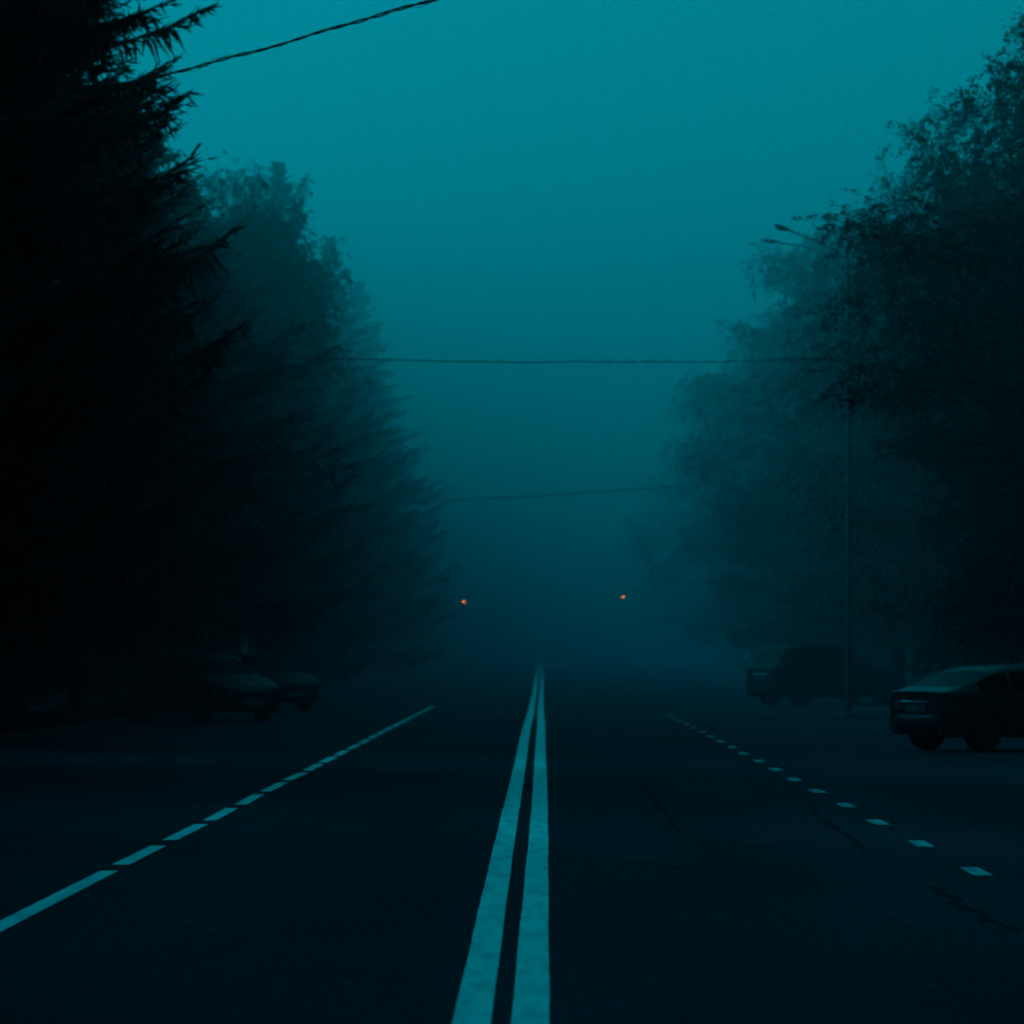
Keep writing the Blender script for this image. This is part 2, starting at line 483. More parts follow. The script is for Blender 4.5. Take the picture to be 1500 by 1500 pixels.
def leafy_mesh(seed, H, R, base, nleaf=46000, size=.10, droop=.6, flat=1.0):
    """crown of many small leaves carried by limbs; returns crown mesh and limb tubes"""
    rng = np.random.default_rng(seed)
    limbs = []
    cl = []
    nl = 26
    for k in range(nl):
        q = (k + rng.uniform(0, 1)) / nl
        h0 = base * .75 + (H * .86 - base * .75) * q
        hr = (h0 - base) / (H - base)
        prof = math.sin(PI * min(max(.14 + .80 * hr, 0.03), .99)) ** .75
        L = R * prof * rng.uniform(.6, 1.15)
        az = k * 2.4 + rng.uniform(-.4, .4)
        up = rng.uniform(.35, .95)
        pts = []
        for t in np.linspace(0, 1, 7):
            r = L * t
            pts.append(np.array([math.cos(az) * r, math.sin(az) * r, h0 + up * L * (t - .45 * t * t * (1 + droop))]) + (rng.normal(0, .06 * L, 3) * t if t > 0 else 0))
        limbs.append((pts, L))
        for m in range(15):
            t = rng.uniform(.2, 1.0)
            i = min(int(t * 6), 5); u = t * 6 - i
            p = pts[i] * (1 - u) + pts[i + 1] * u
            off = rng.normal(0, .25 + .09 * R, 3) * np.array([1, 1, .7])
            cl.append((p + off, rng.uniform(.5, 1.25)))
    for m in range(26):                                   # the top
        cl.append((np.array([rng.normal(0, R * .22), rng.normal(0, R * .22), H - rng.uniform(.25, 2.2) * flat]), rng.uniform(.4, .9)))
    w = np.array([c[1] ** 2 for c in cl]); w /= w.sum()
    cnt = rng.multinomial(nleaf, w)
    P = []
    for (c, s), n in zip(cl, cnt):
        sg = .80 * s
        nb = max(2, n // 22)                                       # leaves sit along short drooping twigs
        st0 = rng.normal(0, 1, (nb, 3)); st0 /= np.linalg.norm(st0, axis=1, keepdims=True)
        st0 *= (rng.uniform(0, 1, nb) ** .5 * sg)[:, None] * np.array([1, 1, .7])
        dv = st0 / sg * .8 + rng.normal(0, .45, (nb, 3)); dv[:, 2] -= .55 * droop + .2
        dv /= np.linalg.norm(dv, axis=1, keepdims=True)
        q = rng.integers(0, nb, n)
        g = st0[q] + dv[q] * (rng.uniform(0, 1, n) * rng.uniform(.35, .8, nb)[q])[:, None] + rng.normal(0, .035, (n, 3))
        P.append(c + g)
    P = np.concatenate(P)
    V, Q = leaf_quads(P, size, rng)
    return mesh_np('leafy_crown', V, Q), limbs


def place_spruce(name_data, x, y, rz, sc, label, group=None, trunk_pale=False):
    crown, trunk = name_data
    t = empty('spruce_tree', (x, y, gz(y) + .08), rz)
    t.scale = (sc[0], sc[0], sc[1])
    tag(t, label, 'tree', group)
    link('crown', crown, M['needles'], t)
    link('trunk', trunk, M['bark'], t)
    return t


def spruce_kind(seed, H, slope, base, dens, fat, sag=0.0):
    cr = spruce_mesh(seed, H, slope, base, dens, fat, sag=sag)
    cr.materials.append(M['needles'])
    mb = trunk_mb(H, .0125 * H, random.Random(seed), lean=.004)
    tr = mesh_py('spruce_trunk', mb.V, mb.F, True); tr.materials.append(M['bark'])
    return cr, tr


def leafy_kind(seed, H, R, base, nleaf, size, droop, bark='birch_bark', flat=1.0):
    cr, limbs = leafy_mesh(seed, H, R, base, nleaf, size, droop, flat)
    cr.materials.append(M['leaves'])
    r = random.Random(seed)
    mb = trunk_mb(H * .93, .0105 * H, r, lean=.01)
    tr = mesh_py('tree_trunk', mb.V, mb.F, True); tr.materials.append(M[bark])
    lb = MB()
    for pts, L in limbs:
        lb.tube(pts, [max(.012, .02 * L * (1 - .8 * i / 6)) for i in range(7)], 5)
    br = mesh_py('tree_limbs', lb.V, lb.F, True); br.materials.append(M['bark'])
    return cr, tr, br


def place_leafy(kind, x, y, rz, sc, label, group=None, name='birch_tree'):
    cr, tr, br = kind
    t = empty(name, (x, y, gz(y) + .08), rz)
    t.scale = (sc[0], sc[0], sc[1])
    tag(t, label, 'tree', group)
    link('crown', cr, None, t); link('trunk', tr, None, t); link('limbs', br, None, t)
    return t


SP_A = spruce_kind(11, 22, .36, 2.8, 1.0, 1.15)
SP_B = spruce_kind(23, 21.5, .37, 2.8, 1.0, 1.15)
SP_C = spruce_kind(37, 20, .36, 1.6, .62, 1.9, .22)
SP_D = spruce_kind(41, 20, .36, 1.8, .62, 1.9, .18)
SP_E = spruce_kind(53, 14, .62, 3.0, .7, 1.6, .16)
BI_A = leafy_kind(7, 16, 4.2, 2.6, 230000, .085, .7)
BI_B = leafy_kind(19, 16, 3.9, 2.6, 230000, .085, .8)
BI_C = leafy_kind(29, 16, 4.4, 2.2, 230000, .085, .9)

# left row, near to far
g = 'conifers lining the left verge'
place_spruce(SP_A, -9.7, 56.5, .5, (1.0, 1.0), 'nearest black spruce, its wide branches filling the top left corner of the view', g)
place_spruce(SP_B, -9.7, 69, 2.1, (1.02, 1.0), 'dark spruce with long fingered branches pointing out under the thick twisted cable', g)
place_spruce(SP_A, -10.0, 82, 3.7, (.80, .90), 'dark spruce just behind the cable spruce, its tips showing paler in the haze', g)
place_leafy(BI_B, -8.75, 128, 1.1, (.86, .985), 'slim birch with narrow dark top left of the rounder pale one', 'birches on the left verge')
place_leafy(BI_A, -9.9, 145, 4.0, (.88, 1.09), 'tall hazy birch with rounded top, the palest crown in the left tree row', 'birches on the left verge')
place_spruce(SP_C, -10.0, 165, .2, (1.0, 1.0), 'hazy spruce with stepped drooping tips right of the rounded birch top', g)
place_spruce(SP_D, -9.3, 190, 1.9, (1.0, .97), 'foggy blue spruce with two stacked tips beyond the middle cable on the left', g)
place_spruce(SP_C, -9.3, 221, 4.4, (1.02, 1.0), 'faint spruce above the farthest cable end on the left of the road', g)
place_spruce(SP_D, -10.2, 268, 3.3, (1.0, .93), 'faintest spruce on the left, just beside the left amber signal', g)
gb = 'spruces in the shadow of the left row, with added unseen ones'
lab = 'black spruce lost in the shadow of the left tree row'
rr = random.Random(77)
for i in range(44):
    y = -30 + 10.2 * i + rr.uniform(-1.5, 1.5)
    sc = rr.uniform(.9, 1.05)
    x = -14.2 + rr.uniform(-1, 1) if i % 2 == 0 else -17.5 + rr.uniform(-1.5, 1)
    place_spruce((SP_C, SP_D)[i % 2], x, y, i * 1.3, (sc, rr.uniform(.78, .90)), lab, gb)
for i, (x, y, sc, H_) in enumerate([(-10.3, 76, .95, 13.0), (-10.2, 85, .95, 13.0), (-9.8, 92, 1.0, 13.0), (-9.9, 101, 1.0, 14.5), (-9.8, 110, 1.02, 14.6), (-9.8, 119, 1.02, 14.4), (-9.9, 136, 1.02, 15), (-9.9, 154, 1.02, 15), (-9.9, 177, 1.02, 15.5), (-9.9, 206, 1.0, 13), (-10.0, 238, .95, 13), (-10.6, 300, .95, 13), (-10.6, 335, .95, 14), (-10.6, 372, .95, 14)]):
    place_spruce(SP_E, x, y, i * 2.3, (sc, H_ / 14), lab, gb)
for i, y in enumerate((-24, -12, 0, 12, 24, 36, 48)):  # unseen spruces beside and behind the camera, added to block sky light
    place_spruce((SP_C, SP_D)[i % 2], -10.6, y, i * 1.9, (1.0, 1.0), lab, gb)  # added trees, though they share the label of the row's own
# right row
h = 'leafy trees lining the right verge'
place_leafy(BI_C, 11.5, 93, .4, (1.0, .94), 'nearest leafy tree on the right with the highest crown at the frame edge', h)
place_leafy(BI_A, 11.4, 112, 2.2, (.92, .985), 'drooping birch left of the highest right crown, ragged tufts against the sky', h)
place_leafy(BI_B, 11.2, 133, 5.2, (1.0, .96), 'hazy birch directly behind the lamp heads of the street light', h)
place_leafy(BI_C, 10.6, 161, 3.0, (1.12, 1.10), 'foggy leafy tree whose edge meets the middle cable on the right', h)
place_leafy(BI_A, 10.6, 194, 1.0, (1.2, 1.04), 'soft grey leafy tree below the middle cable right of the open sky', h)
place_leafy(BI_B, 10.4, 229, 2.6, (1.25, 1.04), 'very faint leafy tree where the farthest cable ends on the right', h)
place_leafy(BI_C, 10.4, 290, 4.1, (1.1, .95), 'barely visible leafy tree beside the right amber signal', h)
place_leafy(BI_B, 10.4, 83, 1.4, (1.12, .70), 'low dark leafy tree overhanging the parked hatchback and the street light pole', h)
hb = 'trees in the shadow of the right row'
for i, (x, y, sc, H_) in enumerate([(10.6, 87, .92, 10.0), (11.2, 104, 1.1, 12.0), (11.2, 117, 1.15, 13.2), (11.0, 138, 1.2, 9.6), (10.8, 152, 1.2, 9.6)]):
    place_leafy((BI_B, BI_C, BI_A)[i % 3], x, y, i * 2.1 + .4, (sc, H_ / 16), 'dark leafy tree lost in the shadow of the right tree row', hb, 'leafy_tree')
lab = 'dark leafy tree lost in the shadow of the right tree row'
for i in range(44):
    y = -30 + 10.2 * i + rr.uniform(-1.5, 1.5)
    x = 15.6 + rr.uniform(-.6, 1) if i % 2 == 0 else 18.6 + rr.uniform(-1, 1.5)
    place_leafy((BI_A, BI_C, BI_B)[i % 3], x, y, i * 1.7, (1.15, rr.uniform(.80, .92)), lab, hb, 'leafy_tree')
for i, (x, y) in enumerate([(11.8, 126), (11.4, 146), (11.2, 177), (11.0, 211), (11.0, 250), (11.0, 270), (11.0, 315), (11, 345), (11, 380)]):
    place_leafy((BI_B, BI_C, BI_A)[i % 3], x, y, i * 2.9, (1.25, .76), lab, hb, 'leafy_tree')
for i, y in enumerate((-24, -12, 0, 12, 24, 36, 48, 60, 72, 84)):  # out of view beside and behind the camera, added to darken road and fog
    place_leafy((BI_C, BI_B)[i % 2], 13.2 if y < 70 else 14.0, y, i * 1.9, (1.1, .98), lab, hb, 'leafy_tree')


# woodland far behind each row: one mass nobody could count
def woodland(side, seed):
    rng = np.random.default_rng(seed)
    n = 260000
    y = rng.uniform(-60, 640, n)  # runs on unseen behind the camera, added to keep sky light out
    top = 17.0 + 2.0 * np.sin(y * .31 + seed) + 1.6 * np.sin(y * .83 + 2 * seed)  # tops raised and leaves thickened to shut out the low sun
    x = side * (21.5 + np.abs(rng.normal(0, 3.2, n)))
    z = rng.uniform(0, 1, n) * top + np.array([gz(v) for v in y])
    V, Q = leaf_quads(np.stack([x, y, z], 1), .8, rng)
    o = link('woodland', mesh_np('woodland', V, Q), M['leaves_dark'])
    tag(o, 'dark mass of woodland behind the tree row on the %s of the road' % ('left' if side < 0 else 'right'), 'woods', None, 'stuff')


woodland(-1, 3); woodland(1, 8)


def turf(x0, x1, seed, n=42000):
    rng = np.random.default_rng(seed)
    y = 45 + 190 * rng.uniform(0, 1, n) ** 1.6
    x = rng.uniform(x0, x1, n)
    z = np.array([gz(v) for v in y]) + .105
    B = np.stack([x, y, z], 1)
    D = rng.normal(0, .35, (n, 3)); D[:, 2] = 1
    D, U, W = frames(D)
    ln = rng.uniform(.06, .24, n) * (1 + .8 * np.sin(y * .7 + x * 2.0) * np.sin(y * .23))
    ln = np.abs(ln)[:, None]; w = .012
    V = np.stack([B - U * w, B + U * w, B + D * ln], 1).reshape(-1, 3)
    o = link('grass', mesh_np('grass', V, np.arange(3 * n).reshape(-1, 3)), M['verge'])
    tag(o, 'rough dark grass growing on the verge %s of the road' % ('left' if x0 < 0 else 'right'), 'grass', None, 'stuff')


turf(-10.55, -8.8, 4); turf(9.8, 14.4, 6)


# ------------------------------------------------------------------ overhead cables
def strand(p0, p1, sag, rad, off, pitch, phase, n, loose=None):
    p0, p1 = Vector(p0), Vector(p1)
    d = (p1 - p0).normalized(); u = d.cross(Vector((0, 0, 1))).normalized(); w = u.cross(d)
    Ln = (p1 - p0).length
    pts = []
    for i in range(n + 1):
        t = i / n
        s = t * Ln
        c = p0.lerp(p1, t) - Vector((0, 0, 4 * sag * t * (1 - t)))
        c += w * (.008 * math.sin(s * 1.3) + .006 * math.sin(s * 3.1 + 1))          # hangs a little unevenly
        o = off * (1 + .35 * math.sin(s * 1.7)) if loose is None else off * (1 + loose * max(0, math.sin(s * 1.15 + .7)))
        a = 2 * PI * s / pitch + .5 * math.sin(s * .9) + phase
        pts.append(c + (u * math.cos(a) + w * math.sin(a)) * o)
    return MB().tube(pts, rad, 6)


def cable(p0, p1, sag, r, pitch, label, n, thin=True):
    mid = Vector(p0).lerp(Vector(p1), .5)
    e = empty('power_cable', p0)
    tag(e, label, 'cable', 'cables over the road')
    parts = [strand(p0, p1, sag, r, r * 1.0, pitch, 0, n), strand(p0, p1, sag, r, r * 1.0, pitch, PI, n)]
    if thin: parts.append(strand(p0, p1, sag, r * .28, r * 1.6, pitch * 1.4, 1.0, n, loose=1.6))
    for mb in parts:
        mb.V = [tuple(Vector(v) - Vector(p0)) for v in mb.V]
        mb.build('strand', M['cable'], e, True)


def at(px, py, y):
    return Vector(((px - HX) / F * y, y, EYE + (HY - py) / F * y))


a, b = at(252, 108, 49.0), at(645, 0, 43.7)
d = (b - a) / (b.x - a.x)
cable(a + d * (-9.7 - a.x), b + d * (9.5 - b.x)  + Vector((0, 0, .09)), .0, .0095, .95, 'thick twisted black cable slanting across the top of the sky from the nearest spruce', 520)
a, b = at(380, 520, 97.0), at(1400, 519, 97.0)
cable((-9.6, 97, a.z + .10), (11.3, 97, b.z + .06), .24, .009, .9, 'thin black cable crossing the whole road at middle height past the street light', 300, False)
a, b = at(650, 729, 181.0), at(930, 712, 181.0)
d = (b - a) / (b.x - a.x)
cable(a + d * (-9.3 - a.x), b + d * (10.4 - b.x), .16, .019, 1.1, 'faintest cable, low above the road just over the fog', 160, False)

# ------------------------------------------------------------------ street light
SX, SY = (1243 - HX) / 66.0, 97.0
st = empty('street_light', (SX, SY, .006))
tag(st, 'tall pale street light pole with two unlit arms in front of the right trees', 'street light')
MB().tube([(0, 0, 0), (0, 0, .35), (0, 0, 3.0), (0, 0, 6.5), (0, 0, 10.26)], [.078, .075, .066, .055, .045], 14).build('pole', M['galv'], st, True)
MB().lathe([(.17, 0), (.17, .05), (.14, .07), (.085, .08)], 'z', 18).build('footing', M['kerb'], st)
MB().box((0, -.072, .85), (.10, .03, .40), bev=.008).build('access_door', M['galv'], st)
for (tip, ey) in ((-1.67, -.8), (-1.90, .8)):
    tz = 10.91 if ey < 0 else 10.73
    p0 = Vector((0, 0, 10.20)); tipv = Vector((tip, ey, tz))
    p3 = tipv - (tipv - p0).normalized() * .44
    pts = []
    for i in range(9):
        t = i / 8
        p = p0.lerp(p3, t); p.z += .06 * math.sin(PI * t)
        pts.append(p)
    arm = MB().tube(pts, [.026 - .007 * i / 8 for i in range(9)], 8).build('arm', M['pale_pole'], st, True)
    dr = (pts[-1] - pts[-3]).normalized()
    q = dr.to_track_quat('X', 'Z').to_matrix()
    hb_ = MB(); V = []; Fs = []
    secs = [(-.05, .035, .035), (.06, .06, .05), (.2, .125, .085), (.42, .13, .09), (.58, .10, .065), (.66, .045, .03)]
    for (sx, sw, sh) in secs:
        for k in range(12):
            an = 2 * PI * k / 12
            V.append(p3 + q @ (.68 * Vector((sx, sw * math.cos(an), sh * math.sin(an) * (.5 if math.sin(an) < 0 else 1) + .02))))
    for i in range(len(secs) - 1):
        for k in range(12):
            j = (k + 1) % 12
            Fs.append((i * 12 + k, i * 12 + j, i * 12 + 12 + j, i * 12 + 12 + k))
    Fs += [tuple(range(11, -1, -1)), tuple(range(60, 72))]
    head = hb_.add(V, Fs).build('lamp_head', M['lamp_grey'], arm, True)
    V = []
    for (sx, sw, zz) in ((.16, .085, -.022), (.3, .10, -.055), (.44, .10, -.055), (.56, .07, -.015)):
        for yy in (-sw, -sw * .5, 0, sw * .5, sw):
            V.append(p3 + q @ (.68 * Vector((sx, yy, zz - .012 * (1 - (yy / sw) ** 2)))))
    Fs = [(i * 5 + k, i * 5 + k + 1, i * 5 + k + 6, i * 5 + k + 5) for i in range(3) for k in range(4)]
    MB().add(V, Fs).build('lamp_glass', M['lamp_glass'], arm, True)


# ------------------------------------------------------------------ traffic signals
def traffic_light(x, y, z, label):
    base = gz(y) + .006
    t = empty('traffic_light', (x, y, base))
    tag(t, label, 'traffic light', 'amber signals at the far crossing')
    hz = z - base
    MB().tube([(0, .12, 0), (0, .12, 1.2), (0, .12, hz + .7)], [.05, .045, .04], 12).build('pole', M['pale_pole'], t, True)
    hs = MB().box((0, 0, hz), (.36, .20, 1.08), bev=.03).build('signal_housing', M['signal_case'], t)
    for k, dz in enumerate((.34, 0, -.34)):
        rr = .088
        MB().lathe([(rr, -.100), (rr, -.115), (rr * .8, -.135), (rr * .4, -.148), (.01, -.152)], 'y', 20, (0, 0, hz + dz)).build('lens', M['amber'] if k == 1 else M['dead_lens'], hs, True)
        V = []; Fs = []
        n = 15
        for i in range(n):
            an = math.radians(-10) + math.radians(200) * i / (n - 1)
            for yy in (-.101, -.26 if i not in (0, n - 1) else -.16):
                V.append((.155 * math.cos(an), yy, hz + dz + .155 * math.sin(an)))
        for i in range(n - 1): Fs.append((2 * i, 2 * i + 1, 2 * i + 3, 2 * i + 2))
        MB().add(V, Fs).build('visor', M['signal_case'], hs, True)
    for dz in (.36, -.36):
        MB().box((0, .095, hz + dz), (.06, .10, .05), bev=.006).build('bracket', M['galv'], t)


pL, pR = at(679.5, 881.5, 290.0), at(913, 874.5, 290.0)
traffic_light(pL.x, pL.y, pL.z, 'traffic light glowing amber on the left of the far road')
traffic_light(pR.x, pR.y, pR.z, 'traffic light glowing amber on the right of the far road')


# ------------------------------------------------------------------ cars
def make_car(name, spec, paint):
    """spec: L, W, top profile, belt, glass ranges; local x runs from rear (0) to front (L)"""
    L, W = spec['L'], spec['W']
    root = empty(name, (0, 0, 0))
    cx = L / 2
    xr, xf, wr = spec['rear_axle'], spec['front_axle'], spec.get('wheel_r', .30)
    Ra = wr + .055
    px = [p[0] for p in spec['top']]; pz = [p[1] for p in spec['top']]
    X = np.unique(np.round(np.concatenate([np.arange(.05, L - .05, .055), [L - .05], np.array([xr, xf])]), 4))
    Zt = np.interp(X, px, pz)
    k = np.array([1, 2, 3, 2, 1.]) / 9
    Zp = np.concatenate([[Zt[0]] * 2, Zt, [Zt[-1]] * 2]); Zs = np.convolve(Zp, k, 'valid')
    Zs[0] = Zt[0]
    belt0 = np.interp(X, [0, L * .5, L], spec['belt'])
    nsec = 11
    def ring(i):
        x, zr = X[i], Zs[i]
        e = max(0, (.62 - x) / .62) if x < .62 else max(0, (x - (L - .75)) / .75)
        hw = W / 2 * (1 - .22 * e ** 2.4)
        zb = .21 + .06 * e
        for xw in (xr, xf):
            if abs(x - xw) < Ra: zb = max(zb, wr + math.sqrt(Ra * Ra - (x - xw) ** 2))
        belt = min(belt0[i], zr - .05)
        gh = zr - belt
        tum = min(1, gh / .4)
        mid = max(zb + .03, .52)
        P = [(hw * .955, zb), (hw * .985, min(zb + .10, mid - .01)), (hw, mid), (hw * .992, max(mid + .01, belt - .10)), (hw * .968, belt - .015),
             (hw * (.945 - .00 * tum), belt + .02), (hw * (.90 - .13 * tum), belt + gh * .80), (hw * (.82 - .13 * tum), belt + gh * .955), (hw * .50, zr), (hw * .25, zr + .008), (0, zr + .010)]
        return P
    R = [ring(i) for i in range(len(X))]
    ids = {}
    V = []
    for i in range(len(X)):
        for s in (1, -1):
            for q, (yy, zz) in enumerate(R[i]):
                ids[(i, s, q)] = len(V); V.append((X[i] - cx, s * yy, zz))
    groups = {}
    def put(gname, f): groups.setdefault(gname, []).append(f)
    for i in range(len(X) - 1):
        xm = (X[i] + X[i + 1]) / 2
        for s in (1, -1):
            for q in range(nsec - 1):
                f = (ids[(i, s, q)], ids[(i + 1, s, q)], ids[(i + 1, s, q + 1)], ids[(i, s, q + 1)])
                if s < 0: f = f[::-1]
                g_ = 'body'
                if q == 5:
                    for n_, (a0, a1) in enumerate(spec['side_glass']):
                        if a0 < xm < a1: g_ = 'side_window|%d|%d' % (n_, s)
                if q >= 7:
                    if spec['rear_glass'][0] < xm < spec['rear_glass'][1]: g_ = 'rear_window|0|0'
                    if spec['wind'][0] < xm < spec['wind'][1]: g_ = 'windscreen|0|0'
                put(g_, f)
    for i, rev in ((0, False), (len(X) - 1, True)):
        for q in range(nsec - 1):
            f = (ids[(i, -1, q)], ids[(i, 1, q)], ids[(i, 1, q + 1)], ids[(i, -1, q + 1)])
            put('body', f[::-1] if not rev else f)
    for gname, fs in groups.items():
        nm = gname.split('|')[0]
        use = sorted({v for f in fs for v in f}); mp = {v: n for n, v in enumerate(use)}
        mb = MB().add([V[v] for v in use], [tuple(mp[v] for v in f) for f in fs])
        mb.build(nm, paint if nm == 'body' else M['glass'], root, True)
    MB().box((0, 0, .34), (L - .5, W * .70, .24), bev=.04).build('underbody', M['plastic'], root)
    # bumpers wrap round the ends
    for end in (0, 1):
        sgn = -1 if end == 0 else 1
        V2 = []; Fs = []
        prof = [(0.00, .27), (.045, .30), (.075, .40), (.075, .50), (.05, .56), (0.0, .585)]
        n = 15
        for j in range(n):
            u = -1 + 2 * j / (n - 1)
            yy = u * W / 2 * .97
            back = .46 * max(0, (abs(u) - .55) / .45) ** 2.4 + .05 * u * u
            for (o, z) in prof:
                V2.append((sgn * (L / 2 - .055 - back + o), yy * (1 + .015 * (o > .03)), z))
        m_ = len(prof)
        for j in range(n - 1):
            for q in range(m_ - 1):
                f = (j * m_ + q, (j + 1) * m_ + q, (j + 1) * m_ + q + 1, j * m_ + q + 1)
                Fs.append(f if sgn > 0 else f[::-1])
        MB().add(V2, Fs).build('bumper', spec.get('bumper', paint), root, True)
    # wheels
    for xw in (xr, xf):
        for s in (1, -1):
            y0 = s * (W / 2 - .115)
            mb = MB().lathe([(wr * .62, -.095), (wr * .9, -.10), (wr * .985, -.075), (wr, -.03), (wr, .03), (wr * .985, .075), (wr * .9, .10), (wr * .62, .095)], 'y', 28, (xw - cx, y0, wr))
            wheel = mb.build('wheel', M['rubber'], root, True)
            rim = MB().lathe([(wr * .66, s * .088), (wr * .64, s * .101), (wr * .56, s * .096), (wr * .54, s * .080)], 'y', 28, (xw - cx, y0, wr))
            for k5 in range(5):
                an = 2 * PI * k5 / 5 + .3
                rot = Matrix.Rotation(-an, 3, 'Y')
                rim.box(Vector((xw - cx, y0 + s * .092, wr)) + rot @ Vector((wr * .32, 0, 0)), (wr * .56, .022, .055), rot)
            rim.build('rim', M['alloy'], wheel)
    # lights
    zl = spec['tail_z']
    for s in (1, -1):
        V3 = []; Fs = []
        cols = [(-L / 2 + .035, .52), (-L / 2 + .028, .72), (-L / 2 + .05, .86), (-L / 2 + .13, .955), (-L / 2 + .30, .985)]
        for (x, u) in cols:
            e = max(0, (.62 - (x + L / 2)) / .62); hwx = W / 2 * (1 - .22 * e ** 2.4)
            yy = u * W / 2 * .82 if u < .9 else hwx * 1.004
            for z in (zl - .075, zl - .04, zl + .04, zl + .075): V3.append((x, s * yy, z))
        for i in range(4):
            for q in range(3):
                f = (i * 4 + q, i * 4 + 4 + q, i * 4 + 5 + q, i * 4 + 1 + q); Fs.append(f if s < 0 else f[::-1])
        MB().add(V3, Fs).build('tail_light', M['tail'], root, True)
        V3 = []; Fs = []
        cols = [(L / 2 - .030, .40), (L / 2 - .028, .62), (L / 2 - .055, .80), (L / 2 - .16, .93), (L / 2 - .34, .975)]
        for (x, u) in cols:
            e = max(0, (x + L / 2 - (L - .75)) / .75); hwx = W / 2 * (1 - .22 * e ** 2.4)
            yy = u * W / 2 * .82 if u < .9 else hwx * 1.006
            for z in (.585, .60, .675, .69): V3.append((x, s * yy, z + spec.get('head_dz', 0)))
        for i in range(4):
            for q in range(3):
                f = (i * 4 + q, i * 4 + 4 + q, i * 4 + 5 + q, i * 4 + 1 + q); Fs.append(f if s > 0 else f[::-1])
        MB().add(V3, Fs).build('headlight', M['headl'], root, True)
        xm_ = spec['wind'][1] - .30 - cx
        zbm = float(np.interp(xm_ + cx, [0, L * .5, L], spec['belt']))
        MB().box((xm_, s * (W / 2 + .06), zbm + .05), (.10, .17, .11), bev=.03).build('wing_mirror', paint, root)
        for (a0, a1) in spec['side_glass'][-2:]:
            MB().box((a0 + .16 - cx, s * (W / 2 * .995 + .008), spec['belt'][1] - .075), (.17, .028, .03), bev=.008).build('door_handle', M['plastic'], root)
    MB().box((-L / 2 + .035, 0, spec['plate_z']), (.012, .52, .112), bev=.004).build('number_plate', M['plate'], root)
    MB().box((-L / 2 + .030, 0, spec['plate_z'] + .105), (.03, .66, .026), bev=.006).build('boot_trim', M['chrome'], root)
    MB().box((L / 2 + .018, 0, .43), (.012, .52, .112), bev=.004).build('number_plate', M['plate'], root)
    MB().box((L / 2 - .045, 0, .635), (.02, .66, .085), bev=.01).build('grille', M['plastic'], root)
    MB().box((L / 2 - .033, 0, .672), (.012, .60, .014), bev=.003).build('grille_trim', M['chrome'], root)
    if spec.get('spoiler'):
        sx, sz = spec['spoiler']
        V4 = []; Fs = []
        n = 13
        for j in range(n):
            u = -1 + 2 * j / (n - 1); yy = u * W / 2 * .86; bk = .07 * u * u
            for (o, z) in ((0.12, 0.0), (-.02, .012), (-.045, .028), (-.02, .042), (.10, .034)):
                V4.append((sx - cx + o + bk, yy, sz + z - .015 * u * u))
        for j in range(n - 1):
            for q in range(5):
                r_ = (q + 1) % 5
                Fs.append((j * 5 + q, j * 5 + r_, j * 5 + 5 + r_, j * 5 + 5 + q))
        Fs += [tuple(range(5)), tuple(range((n - 1) * 5 + 4, (n - 1) * 5 - 1, -1))]
        MB().add(V4, Fs).build('spoiler', paint, root, True)
    return root


HATCH = dict(L=4.10, W=1.68, top=[(0, .915), (.10, .925), (.22, .955), (.98, 1.275), (1.22, 1.325), (1.9, 1.345), (2.35, 1.325), (2.55, 1.285), (3.15, .925), (3.6, .83), (3.95, .72), (4.1, .64)],
             belt=(.90, .875, .82), side_glass=[(.66, 1.20), (1.25, 1.98), (2.06, 2.98)], rear_glass=(.30, .95), wind=(2.58, 3.10),
             rear_axle=.74, front_axle=3.25, wheel_r=.295, tail_z=.715, plate_z=.665, spoiler=(.05, .905))
SEDAN = dict(L=4.35, W=1.70, top=[(0, .93), (.12, .96), (.72, .985), (.85, 1.01), (1.38, 1.34), (1.6, 1.395), (2.2, 1.42), (2.55, 1.40), (2.75, 1.355), (3.38, .965), (3.8, .88), (4.2, .76), (4.35, .67)],
             belt=(.93, .905, .85), side_glass=[(.98, 1.42), (1.47, 2.18), (2.26, 3.2)], rear_glass=(.86, 1.42), wind=(2.78, 3.34),
             rear_axle=.92, front_axle=3.46, wheel_r=.305, tail_z=.77, plate_z=.66)
WAGON = dict(L=4.45, W=1.76, top=[(0, .98), (.06, 1.02), (.16, 1.12), (.48, 1.56), (.62, 1.62), (1.4, 1.665), (2.3, 1.66), (2.6, 1.60), (3.35, 1.06), (3.8, .97), (4.3, .84), (4.45, .73)],
             belt=(1.0, .97, .93), side_glass=[(.42, 1.10), (1.16, 1.95), (2.03, 3.1)], rear_glass=(.16, .50), wind=(2.64, 3.30),
             rear_axle=.85, front_axle=3.5, wheel_r=.33, tail_z=.86, plate_z=.74, head_dz=.06)


def heading(root, rear, head_deg, L):
    a = math.radians(head_deg)
    root.rotation_euler = (0, 0, a)
    root.location = (rear[0] + math.cos(a) * L / 2, rear[1] + math.sin(a) * L / 2, gz(rear[1]) + .006)


